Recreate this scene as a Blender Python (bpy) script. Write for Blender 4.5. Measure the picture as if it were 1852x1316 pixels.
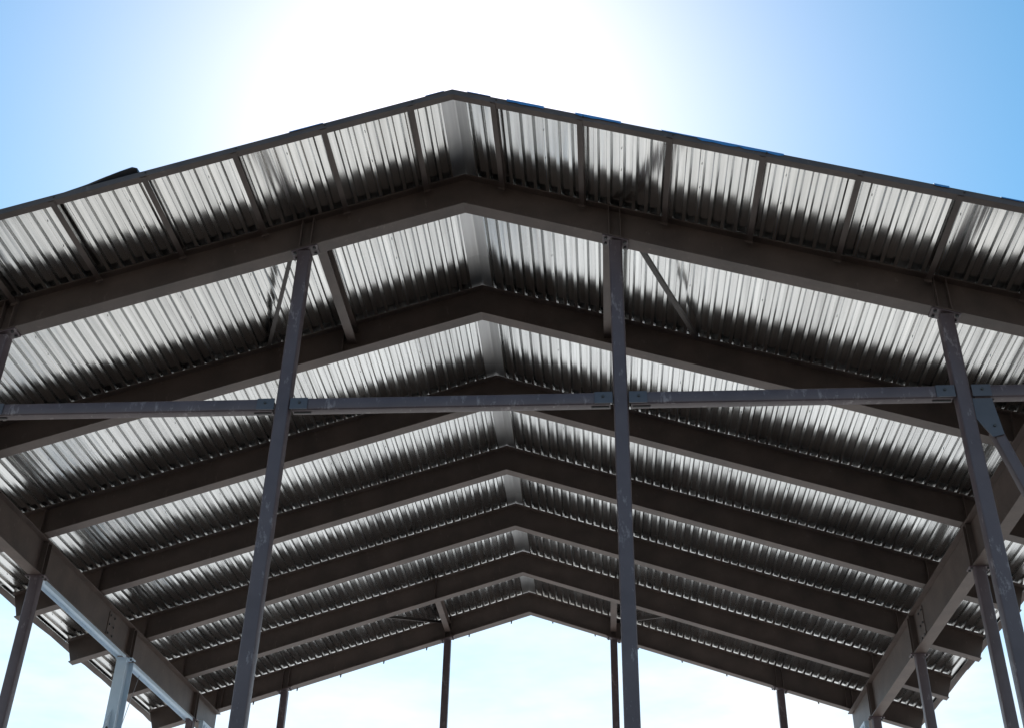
import bpy, math, random
from mathutils import Vector, Matrix

random.seed(7)
for o in list(bpy.data.objects):
    bpy.data.objects.remove(o, do_unlink=True)
scene = bpy.context.scene
COL = scene.collection
R = math.radians

# ------------------------------------------------------------------ measures
S = 2.3                     # bay spacing in metres; the frame is laid out in bays
CAMZ = 1.6
H0 = CAMZ + 3.9924 * S      # underside of the front rafter at the ridge
M = 0.3206                  # roof pitch
TH = math.atan(M)
D = 0.2005 * S              # rafter depth
FW = 0.0827 * S             # rafter flange width
YS = [v * S for v in (0, 1.0023, 2.0311, 3.0359, 4.0319, 5.0167, 6.0)]
YF = -0.700 * S             # front edge of the overhang
YB = 6.45 * S               # back edge of the roof
GX = 2.93 * S               # side girders
GTOP = H0 - M * GX - 0.012
GB = {-1: H0 - 1.182 * S, 1: H0 - 1.228 * S}
XE = 3.495 * S              # rafter ends (bottom flange)
POSTX = [-2.315 * S, -0.820 * S, 0.785 * S, 2.345 * S]
POSTX7 = [-2.29 * S, -0.775 * S, 0.80 * S, 2.30 * S]
PW = 0.152                  # square tube posts

# ------------------------------------------------------------------ camera
def cam_setup():
    yaw, p, roll = -0.0816, 0.5647, 0.0225
    f = Vector((math.sin(yaw) * math.cos(p), math.cos(yaw) * math.cos(p), math.sin(p)))
    ri = Vector((math.cos(yaw), -math.sin(yaw), 0))
    up = ri.cross(f)
    c, s = math.cos(roll), math.sin(roll)
    r2 = c * ri + s * up
    u2 = -s * ri + c * up
    cd = bpy.data.cameras.new('camera')
    co = bpy.data.objects.new('camera', cd)
    COL.objects.link(co)
    m = Matrix((r2, u2, -f)).transposed().to_4x4()
    m.translation = Vector((0.6577 * S, -4.7803 * S, CAMZ))
    co.matrix_world = m
    cd.sensor_width = 36.0
    cd.lens = 2114.97 / 1852 * 36.0
    cd.clip_start = 0.1
    cd.clip_end = 6000
    scene.camera = co
cam_setup()

# ------------------------------------------------------------------ sky, sun, exposure
SUN = Vector((-0.1193, 0.7299, 0.7050)).normalized()
SUN_EL = math.asin(SUN.z)
SUN_AZ = math.atan2(SUN.x, SUN.y)
world = bpy.data.worlds.new('World')
scene.world = world
world.use_nodes = True
nt = world.node_tree
nt.nodes.clear()
out = nt.nodes.new('ShaderNodeOutputWorld')
bg = nt.nodes.new('ShaderNodeBackground')
sky = nt.nodes.new('ShaderNodeTexSky')
sky.sky_type = 'NISHITA'
sky.sun_disc = False
sky.sun_elevation = SUN_EL
sky.sun_rotation = SUN_AZ
sky.altitude = 200
sky.air_density = 1.0
sky.dust_density = 0.58
sky.ozone_density = 1.0
# thin high cloud, all round the sky
tc = nt.nodes.new('ShaderNodeTexCoord')
mp = nt.nodes.new('ShaderNodeMapping')
mp.inputs['Scale'].default_value = (2.2, 2.2, 7.0)
mp.inputs['Rotation'].default_value = (0.12, 0.2, 0.4)
nz = nt.nodes.new('ShaderNodeTexNoise')
nz.inputs['Scale'].default_value = 2.3
nz.inputs['Detail'].default_value = 7.0
nz.inputs['Roughness'].default_value = 0.58
cr = nt.nodes.new('ShaderNodeValToRGB')
cr.color_ramp.elements[0].position = 0.27
cr.color_ramp.elements[0].color = (0.20, 0.20, 0.20, 1)
cr.color_ramp.elements[1].position = 0.66
cr.color_ramp.elements[1].color = (0.95, 0.95, 0.95, 1)
sep = nt.nodes.new('ShaderNodeSeparateXYZ')
mr = nt.nodes.new('ShaderNodeMapRange')          # cirrus thins out overhead
mr.inputs['From Min'].default_value = 0.27
mr.inputs['From Max'].default_value = 0.50
mr.inputs['To Min'].default_value = 1.0
mr.inputs['To Max'].default_value = 0.0
mul = nt.nodes.new('ShaderNodeMath'); mul.operation = 'MULTIPLY'
mix = nt.nodes.new('ShaderNodeMixRGB')
mix.inputs['Color2'].default_value = (6.2, 6.4, 6.6, 1)
L = nt.links.new
L(tc.outputs['Generated'], mp.inputs['Vector'])
L(mp.outputs['Vector'], nz.inputs['Vector'])
L(nz.outputs['Fac'], cr.inputs['Fac'])
L(tc.outputs['Generated'], sep.inputs['Vector'])
L(sep.outputs['Z'], mr.inputs['Value'])
L(cr.outputs['Color'], mul.inputs[0])
L(mr.outputs['Result'], mul.inputs[1])
L(mul.outputs['Value'], mix.inputs['Fac'])
hs = nt.nodes.new('ShaderNodeHueSaturation')
hs.inputs['Saturation'].default_value = 1.45
hs.inputs['Hue'].default_value = 0.478
L(sky.outputs['Color'], hs.inputs['Color'])
L(hs.outputs['Color'], mix.inputs['Color1'])
L(mix.outputs['Color'], bg.inputs['Color'])
bg.inputs['Strength'].default_value = 0.10
L(bg.outputs['Background'], out.inputs['Surface'])

sd = bpy.data.lights.new('sun', 'SUN')
sd.energy = 5.0
sd.angle = R(0.53)
sd.color = (1.0, 0.955, 0.89)
so = bpy.data.objects.new('sun', sd)
COL.objects.link(so)
so.rotation_euler = SUN.to_track_quat('Z', 'Y').to_euler()
so.location = (0, 0, 40)

scene.view_settings.view_transform = 'Standard'
scene.view_settings.look = 'None'
scene.view_settings.gamma = 1.0
scene.view_settings.use_curve_mapping = False
scene.view_settings.exposure = 0.84
scene.render.engine = 'CYCLES'
scene.cycles.max_bounces = 10
scene.cycles.glossy_bounces = 6
scene.cycles.diffuse_bounces = 5
scene.cycles.use_denoising = True

# ------------------------------------------------------------------ materials
def new_mat(name):
    m = bpy.data.materials.new(name)
    m.use_nodes = True
    n = m.node_tree.nodes
    return m, n, m.node_tree.links.new, n['Principled BSDF']

def noise(n, l, scale, detail=4, vec=None, stretch=None, rough=0.55, coord='Object'):
    t = n.new('ShaderNodeTexNoise')
    t.inputs['Scale'].default_value = scale
    t.inputs['Detail'].default_value = detail
    t.inputs['Roughness'].default_value = rough
    c = n.new('ShaderNodeTexCoord')
    src = c.outputs[coord]
    if stretch:
        mpn = n.new('ShaderNodeMapping')
        mpn.inputs['Scale'].default_value = stretch
        l(src, mpn.inputs['Vector'])
        src = mpn.outputs['Vector']
    l(src, t.inputs['Vector'])
    return t.outputs['Fac']

def ramp(n, l, fac, stops):
    r = n.new('ShaderNodeValToRGB')
    e = r.color_ramp.elements
    e[0].position, e[0].color = stops[0][0], (*stops[0][1], 1)
    e[1].position, e[1].color = stops[-1][0], (*stops[-1][1], 1)
    for p, c in stops[1:-1]:
        x = e.new(p); x.color = (*c, 1)
    l(fac, r.inputs['Fac'])
    return r.outputs['Color']

def mixc(n, l, fac, a, b):
    x = n.new('ShaderNodeMixRGB')
    l(fac, x.inputs['Fac'])
    for s, v in (('Color1', a), ('Color2', b)):
        if isinstance(v, tuple): x.inputs[s].default_value = (*v, 1)
        else: l(v, x.inputs[s])
    return x.outputs['Color']

def bump(n, l, h, bsdf, strength, dist=0.01):
    b = n.new('ShaderNodeBump')
    b.inputs['Strength'].default_value = strength
    b.inputs['Distance'].default_value = dist
    l(h, b.inputs['Height'])
    l(b.outputs['Normal'], bsdf.inputs['Normal'])

def primer(name, c1, c2, mark, rough=(0.42, 0.62), amount=(0.63, 0.72)):
    """shop primer on rolled steel: mottled, scuffed, with pale handling marks and a few rust blooms"""
    m, n, l, b = new_mat(name)
    base = ramp(n, l, noise(n, l, 2.3, 6), [(0.3, c1), (0.7, c2)])
    fine = noise(n, l, 26, 5, rough=0.7)
    marks = ramp(n, l, noise(n, l, 5.5, 9, stretch=(1.6, 1.6, 0.7), rough=0.72), [(amount[0], (0, 0, 0)), (amount[1], (1, 1, 1))])
    col = mixc(n, l, marks, base, mark)
    rust = ramp(n, l, noise(n, l, 1.7, 7, rough=0.68, stretch=(1, 1, 1.3)), [(0.68, (0, 0, 0)), (0.78, (0.8, 0.8, 0.8))])
    col = mixc(n, l, rust, col, (0.15, 0.075, 0.045))
    l(col, b.inputs['Base Color'])
    rr = n.new('ShaderNodeMapRange')
    rr.inputs['To Min'].default_value, rr.inputs['To Max'].default_value = rough
    l(fine, rr.inputs['Value'])
    l(rr.outputs['Result'], b.inputs['Roughness'])
    b.inputs['Specular IOR Level'].default_value = 0.5
    bump(n, l, fine, b, 0.12, 0.004)
    return m

MAT = {}
MAT['primer'] = primer('brown_shop_primer', (0.056, 0.040, 0.035), (0.098, 0.070, 0.060), (0.18, 0.145, 0.125), amount=(0.60, 0.76))
MAT['post'] = primer('purple_grey_primer', (0.070, 0.050, 0.058), (0.100, 0.074, 0.083), (0.27, 0.235, 0.245), rough=(0.36, 0.55), amount=(0.57, 0.70))
MAT['touchup'] = primer('blue_grey_touch_up_paint', (0.058, 0.058, 0.074), (0.078, 0.080, 0.098), (0.18, 0.18, 0.20), rough=(0.35, 0.5))
MAT['pale'] = primer('pale_blue_grey_galvanised', (0.42, 0.54, 0.66), (0.52, 0.62, 0.72), (0.65, 0.72, 0.78), rough=(0.3, 0.45))
MAT['kicker_shade'] = primer('silhouette_dark_primer', (0.026, 0.020, 0.018), (0.042, 0.032, 0.029), (0.09, 0.075, 0.07))  # primer of the kickers, with their silhouette shade put into the colour
MAT['bolt'] = primer('dark_bolt_steel', (0.03, 0.03, 0.035), (0.05, 0.05, 0.05), (0.12, 0.12, 0.12))

def galvanised(name, col1, col2, rough, wave, metallic=1.0):
    m, n, l, b = new_mat(name)
    # uneven reflections put into the colour as streaks along local Y, spangle over them
    refl_streak = noise(n, l, 1.0, 5, stretch=(22, 0.5, 22), rough=0.6)
    patch = noise(n, l, 1.1, 3, coord='Object', stretch=(1.2, 0.35, 1))
    col = ramp(n, l, refl_streak, [(0.3, col1), (0.7, col2)])
    oi = n.new('ShaderNodeObjectInfo')
    vr = n.new('ShaderNodeMapRange')
    vr.inputs['To Min'].default_value = 0.84; vr.inputs['To Max'].default_value = 1.06
    l(oi.outputs['Random'], vr.inputs['Value'])
    vm = n.new('ShaderNodeVectorMath'); vm.operation = 'SCALE'
    l(col, vm.inputs[0]); l(vr.outputs['Result'], vm.inputs['Scale'])
    l(vm.outputs['Vector'], b.inputs['Base Color'])
    b.inputs['Metallic'].default_value = metallic
    ad = n.new('ShaderNodeMapRange')
    ad.inputs['From Min'].default_value = 0.25; ad.inputs['From Max'].default_value = 0.75
    ad.inputs['To Min'].default_value, ad.inputs['To Max'].default_value = rough
    l(patch, ad.inputs['Value'])
    l(ad.outputs['Result'], b.inputs['Roughness'])
    w = noise(n, l, 1.0, 2, stretch=(13.0, 0.10, 13.0))
    bump(n, l, w, b, wave, 0.02)
    return m
MAT['deck'] = galvanised('galvanised_deck_steel', (0.52, 0.525, 0.525), (0.76, 0.765, 0.76), (0.12, 0.24), 0.17)
MAT['ridge'] = galvanised('dull_galvanised_plate', (0.50, 0.50, 0.51), (0.57, 0.57, 0.57), (0.40, 0.48), 0.03)

def simple(name, c1, c2, rough, scale=3.0, metallic=0.0, bmp=0.1):
    m, n, l, b = new_mat(name)
    f = noise(n, l, scale, 6)
    l(ramp(n, l, f, [(0.3, c1), (0.7, c2)]), b.inputs['Base Color'])
    b.inputs['Roughness'].default_value = rough
    b.inputs['Metallic'].default_value = metallic
    bump(n, l, f, b, bmp, 0.02)
    return m
MAT['membrane'] = simple('blue_roof_underlay', (0.03, 0.16, 0.42), (0.06, 0.24, 0.52), 0.5)
MAT['black'] = simple('black_sheeting', (0.012, 0.014, 0.018), (0.03, 0.03, 0.035), 0.45)
MAT['white'] = simple('white_enamel', (0.62, 0.66, 0.72), (0.74, 0.77, 0.80), 0.4)
MAT['wire'] = simple('galvanised_wire', (0.25, 0.26, 0.28), (0.35, 0.35, 0.36), 0.4, metallic=0.8)

def ground_mat():
    m, n, l, b = new_mat('dry_site_ground')
    big = noise(n, l, 0.09, 6, rough=0.6)
    mid = noise(n, l, 0.9, 6, rough=0.65)
    fine = noise(n, l, 14, 6, rough=0.7)
    c = ramp(n, l, big, [(0.35, (0.085, 0.07, 0.055)), (0.5, (0.12, 0.10, 0.08)), (0.68, (0.16, 0.135, 0.11))])
    c = mixc(n, l, ramp(n, l, mid, [(0.45, (0, 0, 0)), (0.75, (0.6, 0.6, 0.6))]), c, (0.11, 0.09, 0.075))
    c = mixc(n, l, ramp(n, l, fine, [(0.5, (0, 0, 0)), (0.9, (0.5, 0.5, 0.5))]), c, (0.08, 0.07, 0.06))
    l(c, b.inputs['Base Color'])
    b.inputs['Roughness'].default_value = 0.9
    bump(n, l, fine, b, 0.5, 0.03)
    return m
MAT['ground'] = ground_mat()
MAT['concrete'] = simple('new_concrete', (0.32, 0.315, 0.305), (0.54, 0.53, 0.515), 0.8, 0.22)

# ------------------------------------------------------------------ helpers
class MB:
    def __init__(self):
        self.v, self.f = [], []
    def add(self, verts, faces):
        k = len(self.v)
        self.v += [tuple(p) for p in verts]
        self.f += [tuple(i + k for i in f) for f in faces]
        return self
    def box(self, x0, x1, y0, y1, z0, z1):
        return self.add([(x0, y0, z0), (x1, y0, z0), (x1, y1, z0), (x0, y1, z0), (x0, y0, z1), (x1, y0, z1), (x1, y1, z1), (x0, y1, z1)],
                        [(0, 3, 2, 1), (4, 5, 6, 7), (0, 1, 5, 4), (1, 2, 6, 5), (2, 3, 7, 6), (3, 0, 4, 7)])
    def prism_y(self, poly, y0, y1):
        """outline in x,z (counter-clockwise seen from -y) pushed from y0 to y1"""
        n = len(poly)
        vs = [(x, y0, z) for x, z in poly] + [(x, y1, z) for x, z in poly]
        fs = [tuple(range(n)), tuple(range(2 * n - 1, n - 1, -1))]
        fs += [(i, n + i, n + (i + 1) % n, (i + 1) % n) for i in range(n)]
        return self.add(vs, fs)
    def sweep(self, poly, p, q, up=(0, 0, 1)):
        """section (a across, b up) carried from p to q"""
        p, q = Vector(p), Vector(q)
        d = (q - p).normalized()
        a = d.cross(Vector(up)).normalized()
        b = a.cross(d).normalized()
        n = len(poly)
        vs = [p + a * s + b * t for s, t in poly] + [q + a * s + b * t for s, t in poly]
        fs = [tuple(range(n)), tuple(range(2 * n - 1, n - 1, -1))]
        fs += [(i, n + i, n + (i + 1) % n, (i + 1) % n) for i in range(n)]
        return self.add(vs, fs)
    def build(self, name, mat, parent=None, smooth=False, own_origin=True):
        """one object; its origin sits at the middle of its box so that grain stays with it"""
        base = parent.location if parent else Vector((0, 0, 0))
        par = parent
        tot = Vector((0, 0, 0))
        while par is not None:
            tot += par.location
            par = par.parent
        lo = Vector([min(p[i] for p in self.v) for i in range(3)])
        hi = Vector([max(p[i] for p in self.v) for i in range(3)])
        c = (lo + hi) / 2 if own_origin else tot
        me = bpy.data.meshes.new(name)
        me.from_pydata([tuple(Vector(p) - c) for p in self.v], [], self.f)
        me.validate()
        import bmesh
        bm = bmesh.new(); bm.from_mesh(me)
        bmesh.ops.recalc_face_normals(bm, faces=bm.faces)
        bm.to_mesh(me); bm.free()
        if smooth:
            for pl in me.polygons: pl.use_smooth = True
            me.set_sharp_from_angle(angle=R(35))
        me.materials.append(mat)
        o = bpy.data.objects.new(name, me)
        COL.objects.link(o)
        if parent is not None: o.parent = parent
        o.location = c - tot
        return o

def thing(name, label, cat, loc, group=None):
    o = bpy.data.objects.new(name, None)
    o.empty_display_size = 0.2
    COL.objects.link(o)
    o.location = loc
    tag(o, label, cat, group)
    return o
def tag(o, label, cat, group=None, kind='thing'):
    if label: o['label'] = label
    if cat: o['category'] = cat
    if group: o['group'] = group
    if kind: o['kind'] = kind
    return o
def structure(o, label=None):
    o['kind'] = 'structure'
    if label: o['label'] = label
    return o

def rrect(w, h, r, seg=3):
    pts = []
    for cx, cy, a0 in ((w / 2 - r, h / 2 - r, 0), (-w / 2 + r, h / 2 - r, 90), (-w / 2 + r, -h / 2 + r, 180), (w / 2 - r, -h / 2 + r, 270)):
        for k in range(seg + 1):
            a = R(a0 + 90 * k / seg)
            pts.append((cx + r * math.cos(a), cy + r * math.sin(a)))
    return pts
def circ(r, n=6, ph=0):
    return [(r * math.cos(2 * math.pi * k / n + ph), r * math.sin(2 * math.pi * k / n + ph)) for k in range(n)]
def zb(x):                                    # underside of the rafters
    return H0 - M * abs(x)
def side(x):
    return 'left' if x < 0 else 'right'
def bolt(p, d, parent, r=0.016, h=0.018):
    p = Vector(p); d = Vector(d)
    return MB().sweep(circ(r), p, p + d * h, up=(0, 0.3, 1) if abs(d.z) < 0.9 else (0, 1, 0)).build('bolt', MAT['bolt'], parent)

# ------------------------------------------------------------------ ground
g = MB().add([(-2500, -2500, 0), (2500, -2500, 0), (2500, 2500, 0), (-2500, 2500, 0)], [(0, 1, 2, 3)]).build('ground', MAT['ground'])
structure(g, 'dry pale bare ground of the building site')
sl = MB().box(-13, 13, -1.2, 46.0, 0.0, 0.12).build('bounce_slab', MAT['concrete'])  # unseen slab, added pale and run far back to brighten the deck reflections
structure(sl, 'new pale concrete floor slab running on behind the shed')
ZG = 0.12

# ------------------------------------------------------------------ rafters
ORD = ['first', 'second', 'third', 'fourth', 'fifth', 'sixth', 'seventh']
TF = 0.016
VT = 1 / math.cos(TH)                         # vertical depth of a plate laid along the slope
def chevron(z_lo, z_hi, xe_lo, xe_hi):
    """gable outline between two offsets above the underside"""
    return [(-xe_lo, zb(xe_lo) + z_lo), (0, H0 + z_lo), (xe_lo, zb(xe_lo) + z_lo), (xe_hi, zb(xe_hi) + z_hi), (0, H0 + z_hi), (-xe_hi, zb(xe_hi) + z_hi)]
def end_x(z):                                 # square-cut ends lean outwards with height
    return XE + z * M * math.cos(TH) ** 2
def half_chevron(mb, z_lo, z_hi, y0, y1):
    for s in (-1, 1):
        poly = [(0, H0 + z_lo), (s * end_x(z_lo), zb(end_x(z_lo)) + z_lo), (s * end_x(z_hi), zb(end_x(z_hi)) + z_hi), (0, H0 + z_hi)]
        if s < 0: poly = poly[::-1]
        mb.prism_y(poly, y0, y1)
    return mb
def gable(z_lo, z_hi, y0, y1):
    a, b = end_x(z_lo), end_x(z_hi)
    n = 6
    poly = [(-a, zb(a) + z_lo), (0, H0 + z_lo), (a, zb(a) + z_lo), (b, zb(b) + z_hi), (0, H0 + z_hi), (-b, zb(b) + z_hi)]
    mb = MB()
    vs = [(x, y0, z) for x, z in poly] + [(x, y1, z) for x, z in poly]
    fs = [(0, 1, 4, 5), (1, 2, 3, 4), (11, 10, 7, 6), (10, 9, 8, 7)]
    fs += [(i, n + i, n + (i + 1) % n, (i + 1) % n) for i in range(n)]
    return mb.add(vs, fs)

RAFT_WORDS = {0: 'resting on the four front posts', 1: 'just above the tie beam',
              2: 'crossing behind the tie beam', 3: 'just below the tie beam', 4: 'midway to the back', 5: 'next to the back rafter',
              6: 'seen against the sky'}
rafters = []
for i, y in enumerate(YS):
    lab = f'brown steel gable rafter, {ORD[i]} from the front, {RAFT_WORDS[i]}'
    t = thing('steel_rafter', lab, 'rafter', (0, y - FW / 2, H0), 'rafters carrying the roof deck')
    gable(0, TF * VT, y - FW, y).build('bottom_flange', MAT['primer'], t)
    gable(D - TF * VT, D, y - FW, y).build('top_flange', MAT['primer'], t)
    yc = y - FW / 2
    gable(TF * VT, D - TF * VT, yc - 0.006, yc + 0.006).build('web', MAT['primer'], t)
    xs = [-GX, GX]
    if i in (0, 6):
        for px in (POSTX if i == 0 else POSTX7): xs += [px - PW / 2 + 0.01, px + PW / 2 - 0.01]
        if i == 6: xs += [-GX + 0.13, GX - 0.13]
    if i == 1: xs += [POSTX[1], POSTX[2]]
    if i == 5: xs += [POSTX7[1], POSTX7[2]]
    for x in xs:
        z0, z1 = zb(x) + TF * VT + 0.002, zb(x) + D - TF * VT - 0.002
        MB().box(x - 0.006, x + 0.006, y - FW + 0.008, yc - 0.007, z0, z1).build('stiffener', MAT['primer'], t)
    rafters.append(t)

# ------------------------------------------------------------------ front fascia and outriggers
FD = 0.066                                    # fascia depth
FB = 0.088                                    # its bottom flange
ZT = D                                        # flush with rafter tops
def fascia_half(s, yf, d):
    mb = MB()
    xe = end_x(D)
    def strip(za, zb_, y0, y1):
        poly = [(0, H0 + za), (s * xe, zb(xe) + za), (s * xe, zb(xe) + zb_), (0, H0 + zb_)]
        mb.prism_y(poly, *sorted((y0, y1)))
    strip(ZT - FD * VT, ZT - 0.003, yf, yf + d * 0.009)
    strip(ZT - FD * VT - 0.010, ZT - FD * VT, yf, yf + d * FB)
    strip(ZT - 0.012, ZT - 0.0025, yf + d * 0.010, yf + d * FB)
    return mb
for yf, d, lab in ((YF, 1, 'brown steel channel along the front gable edge of the roof'), (YB, -1, 'thin brown steel channel behind the back gable rafter, with small hanging clips')):
    t = thing('fascia_channel', lab, 'fascia', (0, yf, H0 + D), 'fascia channels of the two gables')
    for s in (-1, 1):
        fascia_half(s, yf, d).build('channel_length', MAT['primer'], t)
        if d < 0:
            for k in range(7):
                x = s * (0.205 + 0.4185 * k) * S
                z = zb(x) + ZT - FD * VT - 0.0105
                MB().prism_y([(x - 0.020, z), (x - 0.012 + s * 0.006, z - 0.075), (x + 0.012 + s * 0.006, z - 0.075), (x + 0.016, z)], yf - 0.05, yf - 0.043).build('clip', MAT['primer'], t)
OUTX = [(0.205 + 0.4185 * k) * S for k in range(8)]
for s in (-1, 1):
    for k, ox in enumerate(OUTX):
        x = s * ox
        lab = f'short brown steel outrigger, {ORD[k] if k < 7 else "eighth"} {side(s)} of the ridge, behind the front fascia'
        p = Vector((x, YF + 0.012, zb(x) + D - 0.045)); q_ = Vector((x, YS[0] - FW + 0.05, zb(x) + D - 0.045))
        t = thing('outrigger', lab, 'outrigger', p, 'outriggers of the front overhang')
        upv = (s * M, 0, 1)
        a = MB()
        a.sweep([(-0.031, -0.040), (0.031, -0.040), (0.031, -0.033), (-0.031, -0.033)], p, q_, upv)
        a.build('lower_flange', MAT['primer'], t)
        MB().sweep([(-0.031, -0.0325), (-0.023, -0.0325), (-0.023, 0.036), (-0.031, 0.036)] if s < 0 else [(0.023, -0.0325), (0.031, -0.0325), (0.031, 0.036), (0.023, 0.036)], p, q_, upv).build('web', MAT['primer'], t)
        MB().sweep([(-0.040, -0.075), (0.040, -0.075), (0.040, -0.042), (-0.040, -0.042)], q_ - Vector((0, 0.05, 0)), q_ - Vector((0, 0.035, 0)), upv).build('end_clip', MAT['primer'], t)
        bolt((x + 0.03, YF - 0.0, zb(x + 0.03) + D - 0.032), (0, -1, 0), t, 0.011, 0.012)

# ------------------------------------------------------------------ roof deck
PITCH, HR = 0.1524, 0.045
NARROW, WEBW = 0.041, 0.0185
WIDE = PITCH - NARROW - 2 * WEBW
TS = 0.0014
deck_mesh = {}
def sheet_mesh(nr, length):
    key = (nr, round(length, 3))
    if key in deck_mesh: return deck_mesh[key]
    prof = [(0, 0)]
    x = 0
    for r in range(nr):
        prof += [(x + NARROW / 2, 0), (x + NARROW / 2 + WEBW, HR), (x + NARROW / 2 + WEBW + WIDE, HR), (x + NARROW / 2 + 2 * WEBW + WIDE, 0)]
        x += PITCH
    prof.append((x - 0.001, 0))
    c = nr * PITCH / 2
    n = len(prof)
    segs = 3
    vs, fs = [], []
    for k in range(segs + 1):
        yy = length * (k / segs - 0.5)
        vs += [(a - c, yy, b) for a, b in prof]
    for k in range(segs):
        for j in range(n - 1):
            A = k * n + j
            fs.append((A, A + n, A + n + 1, A + 1))        # faces look down
    # top skin, a gauge above
    off = len(vs)
    vs += [(a, b, z + TS) for a, b, z in vs]
    fs += [tuple(i + off for i in f[::-1]) for f in fs]
    # cut ends
    for k in (0, segs):
        for j in range(n - 1):
            A = k * n + j
            f = (A, A + 1, A + 1 + off, A + off)
            fs.append(f if k == 0 else f[::-1])
    me = bpy.data.meshes.new('deck_sheet')
    me.from_pydata(vs, [], fs)
    me.materials.append(MAT['deck'])
    deck_mesh[key] = me
    return me
T0 = 0.150
LEN = [(YF + 0.085, YS[2] - 0.05), (YS[2] - 0.035, YS[4] - 0.05), (YS[4] - 0.035, YB - 0.06)]
ROWS = [6] * 9 + [2]
cs, sn = math.cos(TH), math.sin(TH)
for s in (-1, 1):
    t = thing('roof_deck', f'ribbed shiny galvanised steel roof deck over the {side(s)} slope', 'roof deck', (0, 0, H0 + D), 'two slopes of the roof deck')
    tt = T0
    for r, nr in enumerate(ROWS):
        wdt = nr * PITCH
        mid = tt + wdt / 2
        for k, (y0, y1) in enumerate(LEN):
            o = bpy.data.objects.new('deck_sheet', sheet_mesh(nr, y1 - y0))
            COL.objects.link(o)
            o.parent = t
            lift = 0.002 + random.uniform(0, 0.002)
            o.location = (s * (mid * cs) + s * sn * lift, (y0 + y1) / 2, -mid * sn + lift * cs)
            o.rotation_euler = (R(random.uniform(-0.05, 0.05)), s * TH + R(random.uniform(-0.22, 0.22)), 0)
        tt += wdt
TEND = tt
# tips of the side-lap screws along the sheet seams
for s in (-1, 1):
    t = [o for o in bpy.data.objects if o.name.startswith('roof_deck') and s * (1 if 'right' in o['label'] else -1) > 0][0]
    mb = MB()
    tt = T0
    for nr in ROWS:
        tt += nr * PITCH
        if nr < 6: break
        y = YF + 0.35
        while y < YB - 0.2:
            x = s * tt * cs
            p = Vector((x, y + random.uniform(-0.06, 0.06), H0 + D - tt * sn + 0.001))
            if all(abs(p.y - (yy - FW / 2)) > 0.16 for yy in YS):
                mb.sweep(circ(0.0045, 6), p, p - Vector((0, 0, 0.013)), up=(0, 1, 0))
            y += 0.46
    o = mb.build('lap_screws', MAT['bolt'], t)
    o['kind'] = 'stuff'
# ridge plate over the gap between the slopes
wv, zz, fl = 0.235, D + HR * VT + 0.012, 0.009
under = [(-wv * cs, -wv * sn), (-fl, -fl * M), (fl, -fl * M), (wv * cs, -wv * sn)]
t = thing('ridge_plate', 'flat dull galvanised ridge plate folded along the roof peak', 'ridge plate', (0, YF, H0 + D))
cuts = [YF + 0.085, 0.62 * S, 2.2 * S, 3.75 * S, 5.2 * S, YB - 0.06]
for k in range(5):
    dz0 = 0.0 if k % 2 else -0.004
    dx0 = random.uniform(-0.006, 0.006)
    poly = [(a + dx0, H0 + zz + b + dz0) for a, b in under]
    vs = [(x, y, z + dz) for y in (cuts[k], cuts[k + 1] + (0.08 if k < 4 else 0)) for dz in (0, 0.002) for x, z in poly]
    fs = [(i, i + 1, i + 9, i + 8) for i in range(3)] + [(i + 4, i + 12, i + 13, i + 5) for i in range(3)]
    fs += [(i, i + 4, i + 5, i + 1) for i in range(3)] + [(i + 8, i + 9, i + 13, i + 12) for i in range(3)] + [(0, 8, 12, 4), (3, 7, 15, 11)]
    MB().add(vs, fs).build('plate_length', MAT['ridge'], t)
# blue underlay on top of the deck
for s in (-1, 1):
    t = thing('roof_underlay', f'blue roof underlay lapping over the front edge on the {side(s)} slope', 'roof underlay', (0, YF, H0 + D + 0.06), 'roof underlay on both slopes')
    zz = D + HR * VT + 0.022
    xe = TEND * cs
    poly = [(0, H0 + zz), (s * xe, H0 + zz - xe * M), (s * xe, H0 + zz - xe * M + 0.014), (0, H0 + zz + 0.014)]
    MB().prism_y(poly, YF + 0.095, YB - 0.06).build('sheet', MAT['membrane'], t)
    # strips hanging over the edge
    strips = [(0.075, 0.19, 0.016), (0.27, 0.45, 0.052), (0.60, 0.815, 0.050), (1.00, 1.165, 0.022), (1.165, 1.35, 0.062), (1.35, 1.55, 0.055), (2.186, 2.25, 0.036), (2.46, 2.75, 0.020)] if s > 0 else \
             [(0.04, 0.13, 0.012), (0.62, 0.78, 0.016)]
    for a, b, h in strips:
        a *= S; b *= S
        n = 8
        up = [(a + (b - a) * j / n, 0) for j in range(n + 1)]
        dn = [(a + (b - a) * j / n, 0.72 * h * (random.uniform(0.78, 1.1) if 0 < j < n else random.uniform(0.45, 1.0))) for j in range(n, -1, -1)]
        poly = [(s * x, H0 + D + 0.002 - M * x - dz) for x, dz in up + dn]
        off = random.uniform(0.004, 0.010)
        MB().prism_y(poly, YF - off - 0.002, YF - off).build('hanging_edge', MAT['membrane'], t)
        poly = [(s * x, H0 + D + 0.0 - M * x) for x in (a, b)] + [(s * x, H0 + D + 0.002 - M * x) for x in (b, a)]
        MB().prism_y(poly, YF - off, YF + 0.094).build('folded_edge', MAT['membrane'], t)
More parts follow.
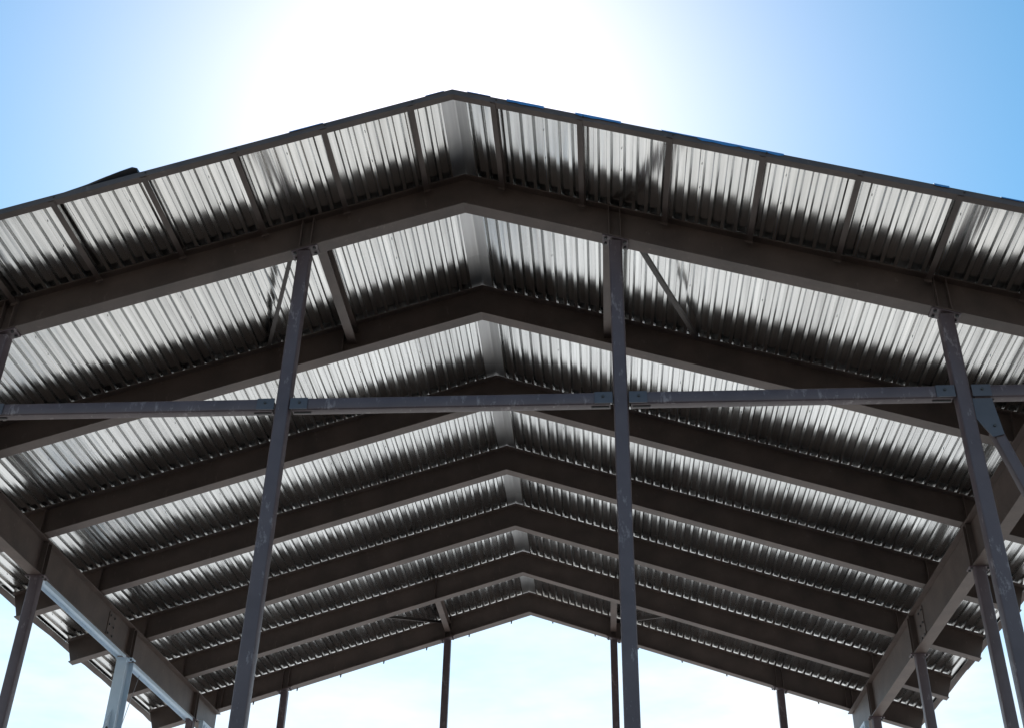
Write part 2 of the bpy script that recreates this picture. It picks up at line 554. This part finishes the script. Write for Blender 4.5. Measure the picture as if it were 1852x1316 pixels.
# eave edge angles
for s in (-1, 1):
    t = thing('eave_angle', f'brown bent steel edge along the {side(s)} eave of the roof', 'eave edge', (s * TEND * cs, 0, H0 + D - TEND * sn), 'eave edges of the roof')
    x1 = TEND * cs + 0.012
    z1 = H0 + D - M * x1
    for k in range(4):
        ya = YF + (YB - YF) * k / 4 + 0.004
        yb = YF + (YB - YF) * (k + 1) / 4 - 0.004
        nseg = 10
        vs, fs = [], []
        ph = random.uniform(0, 6)
        for j in range(nseg + 1):
            yy = ya + (yb - ya) * j / nseg
            dz = 0.010 * math.sin(j * 1.3 + ph) + 0.006 * math.sin(j * 2.9 + ph)
            a, b = x1 - 0.070, x1
            vs += [(s * a, yy, z1 + M * 0.07 - 0.012 + dz * 0.4), (s * b, yy, z1 - 0.055 + dz), (s * b, yy, z1 + 0.05), (s * (b - 0.005), yy, z1 + 0.05), (s * (b - 0.005), yy, z1 - 0.048 + dz), (s * a, yy, z1 + M * 0.07 - 0.006 + dz * 0.4)]
        for j in range(nseg):
            for e in range(6):
                A = j * 6 + e; B = j * 6 + (e + 1) % 6
                fs.append((A, B, B + 6, A + 6))
        fs += [tuple(range(6)), tuple(range(nseg * 6 + 5, nseg * 6 - 1, -1))]
        MB().add(vs, fs).build('edge_length', MAT['primer'], t)

# ------------------------------------------------------------------ side girders
for s in (-1, 1):
    x = s * GX
    t = thing('side_girder', f'deep brown steel girder along the {side(s)} side, under the rafter ends', 'girder', (x, YS[3], GB[s]), 'side girders')
    GBOT = GB[s]
    y0, y1 = YS[0] - FW - 0.12, YS[6] + 0.02
    fw, tf = 0.19, 0.016
    MB().box(x - fw / 2, x + fw / 2, y0, y1, GTOP - tf, GTOP - 0.001).build('top_flange', MAT['primer'], t)
    MB().box(x - fw / 2, x + fw / 2, y0, y1, GBOT, GBOT + tf).build('bottom_flange', MAT['primer'], t)
    # two lengths of web, spliced by bolted plates
    ysp = 3.30 * S
    for a, b in ((y0, ysp - 0.003), (ysp + 0.003, y1)):
        MB().box(x - 0.006, x + 0.006, a, b, GBOT + tf + 0.0005, GTOP - tf - 0.0005).build('web', MAT['primer'], t)
    sp = MB().box(x - s * 0.007 - 0.0 if s > 0 else x + 0.007, x - s * 0.017 if s > 0 else x + 0.017, ysp - 0.14, ysp + 0.14, GBOT + 0.06, GTOP - 0.06)
    spl = sp.build('splice_plate', MAT['primer'], t)
    for dy in (-0.09, 0.09):
        for k in range(3):
            bolt((x - s * 0.017, ysp + dy, GBOT + 0.12 + k * (GTOP - GBOT - 0.24) / 2), (-s, 0, 0), spl, 0.018)
SIDE_Y = {-1: [v * S for v in (0.42, 2.06, 3.70, 5.34)], 1: [v * S for v in (0.35, 1.94, 3.53, 5.12)]}
for s in (-1, 1):
    g = [o for o in bpy.data.objects if o.name.startswith('side_girder') and o.location.x * s > 0][0]
    x = s * GX
    GBOT = GB[s]
    for y in SIDE_Y[s]:
        for dy in (-PW / 2 + 0.01, PW / 2 - 0.01):
            a, b = sorted((x - s * 0.0065, x - s * 0.085))
            MB().box(a, b, y + dy - 0.006, y + dy + 0.006, GBOT + 0.018, GTOP - 0.018).build('stiffener', MAT['primer'], g)

# ------------------------------------------------------------------ posts
def post(x, y, top, label, group, mat='post', cap_slope=0.0, big_bolts=True, w=PW):
    t = thing('steel_post', label, 'post', (x, y, ZG), group)
    p0, p1 = (x, y, ZG + 0.02), (x, y, top - 0.016 - abs(cap_slope) * w / 2)
    if mat == 'pale':
        for b in (-1, 1):
            MB().sweep([(-0.09, b * 0.165 - 0.007), (0.09, b * 0.165 - 0.007), (0.09, b * 0.165 + 0.007), (-0.09, b * 0.165 + 0.007)], p0, p1, up=(0, 1, 0)).build('flange', MAT[mat], t)
        MB().sweep([(-0.005, -0.1575), (0.005, -0.1575), (0.005, 0.1575), (-0.005, 0.1575)], p0, p1, up=(0, 1, 0)).build('web', MAT[mat], t)
    else:
        MB().sweep(rrect(w, w, 0.022), p0, p1, up=(0, 1, 0)).build('shaft', MAT[mat], t, smooth=True)
    cw = 0.15
    sl = cap_slope
    poly = [(x - cw, top - 0.020 - sl * -cw), (x + cw, top - 0.020 - sl * cw), (x + cw, top - 0.002 - sl * cw), (x - cw, top - 0.002 - sl * -cw)]
    cap = MB().prism_y(poly, y - 0.09, y + 0.09).build('cap_plate', MAT[mat], t)
    for bx in (-0.113, 0.113):
        for by in (-0.05, 0.05):
            bolt((x + bx, y + by, top - 0.020 - sl * bx), (0, 0, -1), cap, 0.018, 0.022)
    MB().box(x - 0.17, x + 0.17, y - 0.17, y + 0.17, ZG + 0.001, ZG + 0.02).build('base_plate', MAT[mat], t)
    return t
YP = YS[0] - FW / 2
FRONT = ['outer left post under the front rafter, cut by the picture edge', 'tall post under the front rafter just left of the ridge',
         'tall post under the front rafter just right of the ridge', 'outer right post under the front rafter, with a brace beside it']
for x, lb in zip(POSTX, FRONT):
    post(x, YP, zb(x), 'purple grey steel ' + lb, 'posts under the front rafter', cap_slope=M * (1 if x > 0 else -1))
YP7 = YS[6] - FW / 2
BACK = ['outer left post under the back gable rafter', 'inner left post under the back rafter, against the sky',
        'inner right post under the back rafter, beside a tall front post', 'outer right post under the back gable rafter']
for x, lb in zip(POSTX7, BACK):
    post(x, YP7, zb(x), 'thin dark steel ' + lb, 'posts under the back rafter', cap_slope=M * (1 if x > 0 else -1))
for s in (-1, 1):
    GBOT = GB[s]
    post(s * GX, YP7, GBOT, f'dark steel corner post under the back end of the {side(s)} side girder', 'corner posts', cap_slope=0)
    post(s * GX, YP - 0.02, GBOT, f'steel corner post under the front end of the {side(s)} side girder', 'corner posts', cap_slope=0)
    for k, y in enumerate(SIDE_Y[s]):
        pale = (s < 0 and k == 2)
        lb = (f'pale blue grey steel post with a brace plate under the left side girder' if pale else
              f'steel post under the {side(s)} side girder, {ORD[k]} side post from the front')
        p = post(s * GX, y, GBOT, lb, 'posts under the side girders', mat='pale' if pale else 'post')
        if pale:
            # gusset and the brace that starts from it
            gx = s * GX
            zt = H0 - 1.585 * S
            PH = 0.35
            poly = [(y - PH / 2, zt), (y - PH / 2, zt - 0.95), (y - PH / 2 - 0.45, zt - 0.95), (y - PH / 2 - 0.34, zt - 0.60)]
            mb = MB()
            n = 4
            vs = [(gx - 0.006, a, b) for a, b in poly] + [(gx + 0.006, a, b) for a, b in poly]
            fs = [(0, 1, 2, 3), (7, 6, 5, 4)] + [(i, n + i, n + (i + 1) % n, (i + 1) % n) for i in range(n)]
            gs = mb.add(vs, fs).build('gusset', MAT['pale'], p)
            bolt((gx + 0.006, y - PH / 2 - 0.09, zt - 0.34), (1, 0, 0), gs, 0.03, 0.02)
            bolt((gx + 0.006, y - PH / 2 - 0.10, zt - 0.45), (1, 0, 0), gs, 0.022, 0.02)
# wall track of bright steel under the left girder
t = thing('wall_track', 'pale galvanised steel wall track under the left side girder between posts', 'wall track', (-GX, 3.6 * S, GB[-1]))
for a, b in ((2.06 * S + 0.14, 3.70 * S - 0.20), (3.70 * S + 0.20, 5.34 * S - 0.1)):
    MB().box(-GX - 0.078, -GX + 0.078, a, b, GB[-1] - 0.004, GB[-1] - 0.001).build('track_web', MAT['pale'], t)
    for x in (-GX - 0.078, -GX + 0.075):
        MB().box(x, x + 0.003, a, b, GB[-1] - 0.060, GB[-1] - 0.0045).build('track_lip', MAT['pale'], t)

# ------------------------------------------------------------------ tie beams between the front posts
ZB1, ZB0 = H0 - 1.163 * S, H0 - 1.226 * S
ends = [-GX] + POSTX + [GX]
TIE = ['far left tie beam, from the outer left post to the frame edge', 'left tie beam between the outer left and inner left front posts',
       'middle tie beam between the two tall front posts', 'right tie beam between the inner right and outer right front posts',
       'short right tie beam beyond the outer right front post']
for k in range(5):
    xa, xb = ends[k] + PW / 2, ends[k + 1] - PW / 2
    zc = (ZB0 + ZB1) / 2
    t = thing('tie_beam', 'steel ' + TIE[k], 'tie beam', ((xa + xb) / 2, YP, zc), 'tie beams between the front posts')
    h = ZB1 - ZB0
    MB().sweep(rrect(0.127, h, 0.018), (xa + 0.035, YP, zc), (xb - 0.035, YP, zc)).build('tube', MAT['post'], t, smooth=True)
    for e, sg in ((xa, 1), (xb, -1)):
        a, b = sorted((e + sg * 0.012, e + sg * 0.205))
        pl = MB().box(a, b, YP - 0.078, YP - 0.066, zc - h / 2 + 0.004, zc + h / 2 - 0.004).build('end_plate', MAT['touchup'], t)
        bolt((e + sg * 0.115, YP - 0.078, zc + 0.012), (0, -1, 0), pl, 0.016, 0.014)
        MB().box(*sorted((e + sg * 0.05, e + sg * 0.24)), YP - 0.01, YP + 0.01, zc - h / 2 - 0.012, zc - h / 2 - 0.001).build('knife_plate', MAT['bolt'], t)
# brace at the outer right front post
xb = POSTX[3] + PW / 2
t = thing('diagonal_brace', 'purple grey steel brace beside the outer right front post, below the tie beam', 'brace', (xb + 0.1, YP, ZG))
pg = [(xb + 0.004, ZB0 - 0.006), (xb + 0.205, ZB0 - 0.006), (xb + 0.25, ZB0 - 0.44), (xb + 0.13, ZB0 - 0.47), (xb + 0.004, ZB0 - 0.26)]
gp = MB().prism_y(pg[::-1], YP - 0.050, YP - 0.036).build('gusset', MAT['touchup'], t)
bolt((xb + 0.170, YP - 0.050, ZB0 - 0.34), (0, -1, 0), gp, 0.017, 0.014)
MB().sweep(rrect(0.114, 0.114, 0.016), (xb + 0.19, YP + 0.03, ZB0 - 0.36), (xb + 0.19 + 1.02, YP + 0.03, ZB0 - 0.36 - 3.75), up=(0, 1, 0)).build('tube', MAT['post'], t, smooth=True)

# ------------------------------------------------------------------ struts and kickers in the end bays
def isec(b, h, tf=0.010, tw=0.008):
    return [(-b / 2, -h / 2), (b / 2, -h / 2), (b / 2, -h / 2 + tf), (tw / 2, -h / 2 + tf), (tw / 2, h / 2 - tf), (b / 2, h / 2 - tf), (b / 2, h / 2), (-b / 2, h / 2), (-b / 2, h / 2 - tf), (-tw / 2, h / 2 - tf), (-tw / 2, -h / 2 + tf), (-b / 2, -h / 2 + tf)]
def strut(x, ya, yb, where):
    zc = zb(x) + D * 0.52
    t = thing('bay_strut', f'brown steel strut along the roof {where}', 'strut', (x, ya, zc), 'struts in the end bays')
    MB().sweep([(-0.062, -0.10), (0.062, -0.10), (0.062, -0.09), (-0.062, -0.09)], (x, ya, zc), (x, yb, zc)).build('lower_flange', MAT['primer'], t)
    MB().sweep([(-0.062, 0.09), (0.062, 0.09), (0.062, 0.10), (-0.062, 0.10)], (x, ya, zc), (x, yb, zc)).build('upper_flange', MAT['primer'], t)
    MB().sweep([(-0.004, -0.0895), (0.004, -0.0895), (0.004, 0.0895), (-0.004, 0.0895)], (x, ya, zc), (x, yb, zc)).build('web', MAT['primer'], t)
def kicker(p, q_, where):
    t = thing('kicker_brace', f'slim silhouette-dark steel kicker brace {where}', 'brace', p, 'kicker braces in the end bays')
    MB().sweep([(-0.026, -0.004), (0.026, -0.004), (0.026, 0.004), (-0.026, 0.004)], p, q_).build('flat_leg', MAT['kicker_shade'], t)
    p2, q2 = Vector(p), Vector(q_)
    MB().sweep([(0.019, 0.0045), (0.026, 0.0045), (0.026, 0.062), (0.019, 0.062)], p2, q2).build('upright_leg', MAT['kicker_shade'], t)
w0, w1 = YS[0] - FW / 2 + 0.008, YS[1] - FW / 2 - 0.008
w5, w6 = YS[5] - FW / 2 + 0.008, YS[6] - FW / 2 - 0.008
for s, px in ((-1, POSTX[1]), (1, POSTX[2])):
    x = -0.765 * S if s < 0 else 0.752 * S
    strut(x, w0, w1 - 0.10 * 0, f'in the front bay beside the {"left" if s < 0 else "right"} inner front post')
    px = POSTX7[1] if s < 0 else POSTX7[2]
    strut(px, w5, w6, f'in the back bay above the {"left" if s < 0 else "right"} inner back post')
    xa, xb_ = s * 0.905 * S, s * 1.262 * S
    kicker((xa, YS[0] - 0.02, zb(xa) + 0.06), (xb_, YS[1] - FW - 0.004, zb(xb_) + D - 0.06), f'between the first and second rafters, {side(s)} of the ridge')
    xa, xb_ = px + s * 0.08, px + s * 1.1
    kicker((xa, YS[6] - FW - 0.004, zb(xa) + D - 0.12), (xb_, YS[5] + 0.002, zb(xb_) + 0.06), f'between the sixth and back rafters, {side(s)} of the ridge')

# ------------------------------------------------------------------ small things
# rolled sheeting lying on the front edge of the roof
xa, xb_ = -1.905 * S, -1.50 * S
vs, fs = [], []
n, mseg = 10, 14
for j in range(mseg + 1):
    f = j / mseg
    x = xa + (xb_ - xa) * f
    rz = 0.008 + 0.042 * (f ** 0.8) * (1 - max(0, (f - 0.93) / 0.07) ** 2 * 0.75)
    ry = 0.02 + 0.10 * f
    for k in range(n):
        a = 2 * math.pi * k / n
        vs.append((x, YF + 0.13 + ry * math.cos(a) + 0.006 * math.sin(9 * f + k), zb(x) + D + HR + 0.030 + rz + rz * math.sin(a)))
for j in range(mseg):
    for k in range(n):
        A = j * n + k; B = j * n + (k + 1) % n
        fs.append((A, B, B + n, A + n))
fs += [tuple(range(n)), tuple(range(mseg * n + n - 1, mseg * n - 1, -1))]
o = MB().add(vs, fs).build('rolled_sheeting', MAT['black'], None, smooth=True)
tag(o, 'roll of black sheeting lying on the left front edge of the roof', 'sheeting')

# light-gauge stud frames standing inside the girders at the back bay
for s in (-1, 1):
    ya, yb = (5.43 * S, 5.90 * S) if s < 0 else (5.20 * S, 5.88 * S)
    x = s * (GX - 0.150)
    zt = H0 - (1.166 if s < 0 else 1.236) * S
    t = thing('stud_frame', f'pale galvanised stud wall frame below the {side(s)} girder in the back bay', 'stud frame', (x, ya, ZG), 'stud frames of the back bay')
    MB().box(x - 0.045, x + 0.045, ya, yb, zt - 0.055, zt).build('top_track', MAT['pale'], t)
    MB().box(x - 0.045, x + 0.045, ya, yb, ZG + 0.001, ZG + 0.055).build('bottom_track', MAT['pale'], t)
    n = 7 if s < 0 else 9
    for k in range(n):
        yy = ya + 0.03 + (yb - ya - 0.06) * k / (n - 1)
        MB().box(x - 0.042, x + 0.042, yy - 0.020, yy + 0.020, ZG + 0.056, zt - 0.056).build('stud', MAT['pale'], t)
# thin guy wire by the pale post
p0 = Vector((-GX, 4.02 * S, GB[-1] - 0.065)); d_ = Vector((0, 3.897 - 3.999, -1.65 + 1.377)); p1 = p0 + d_ * ((p0.z - ZG) / -d_.z)
o = MB().sweep(circ(0.006, 6), p0, p1).build('guy_wire', MAT['wire'], None)
tag(o, 'thin wire dropping beside the pale left side post', 'wire')
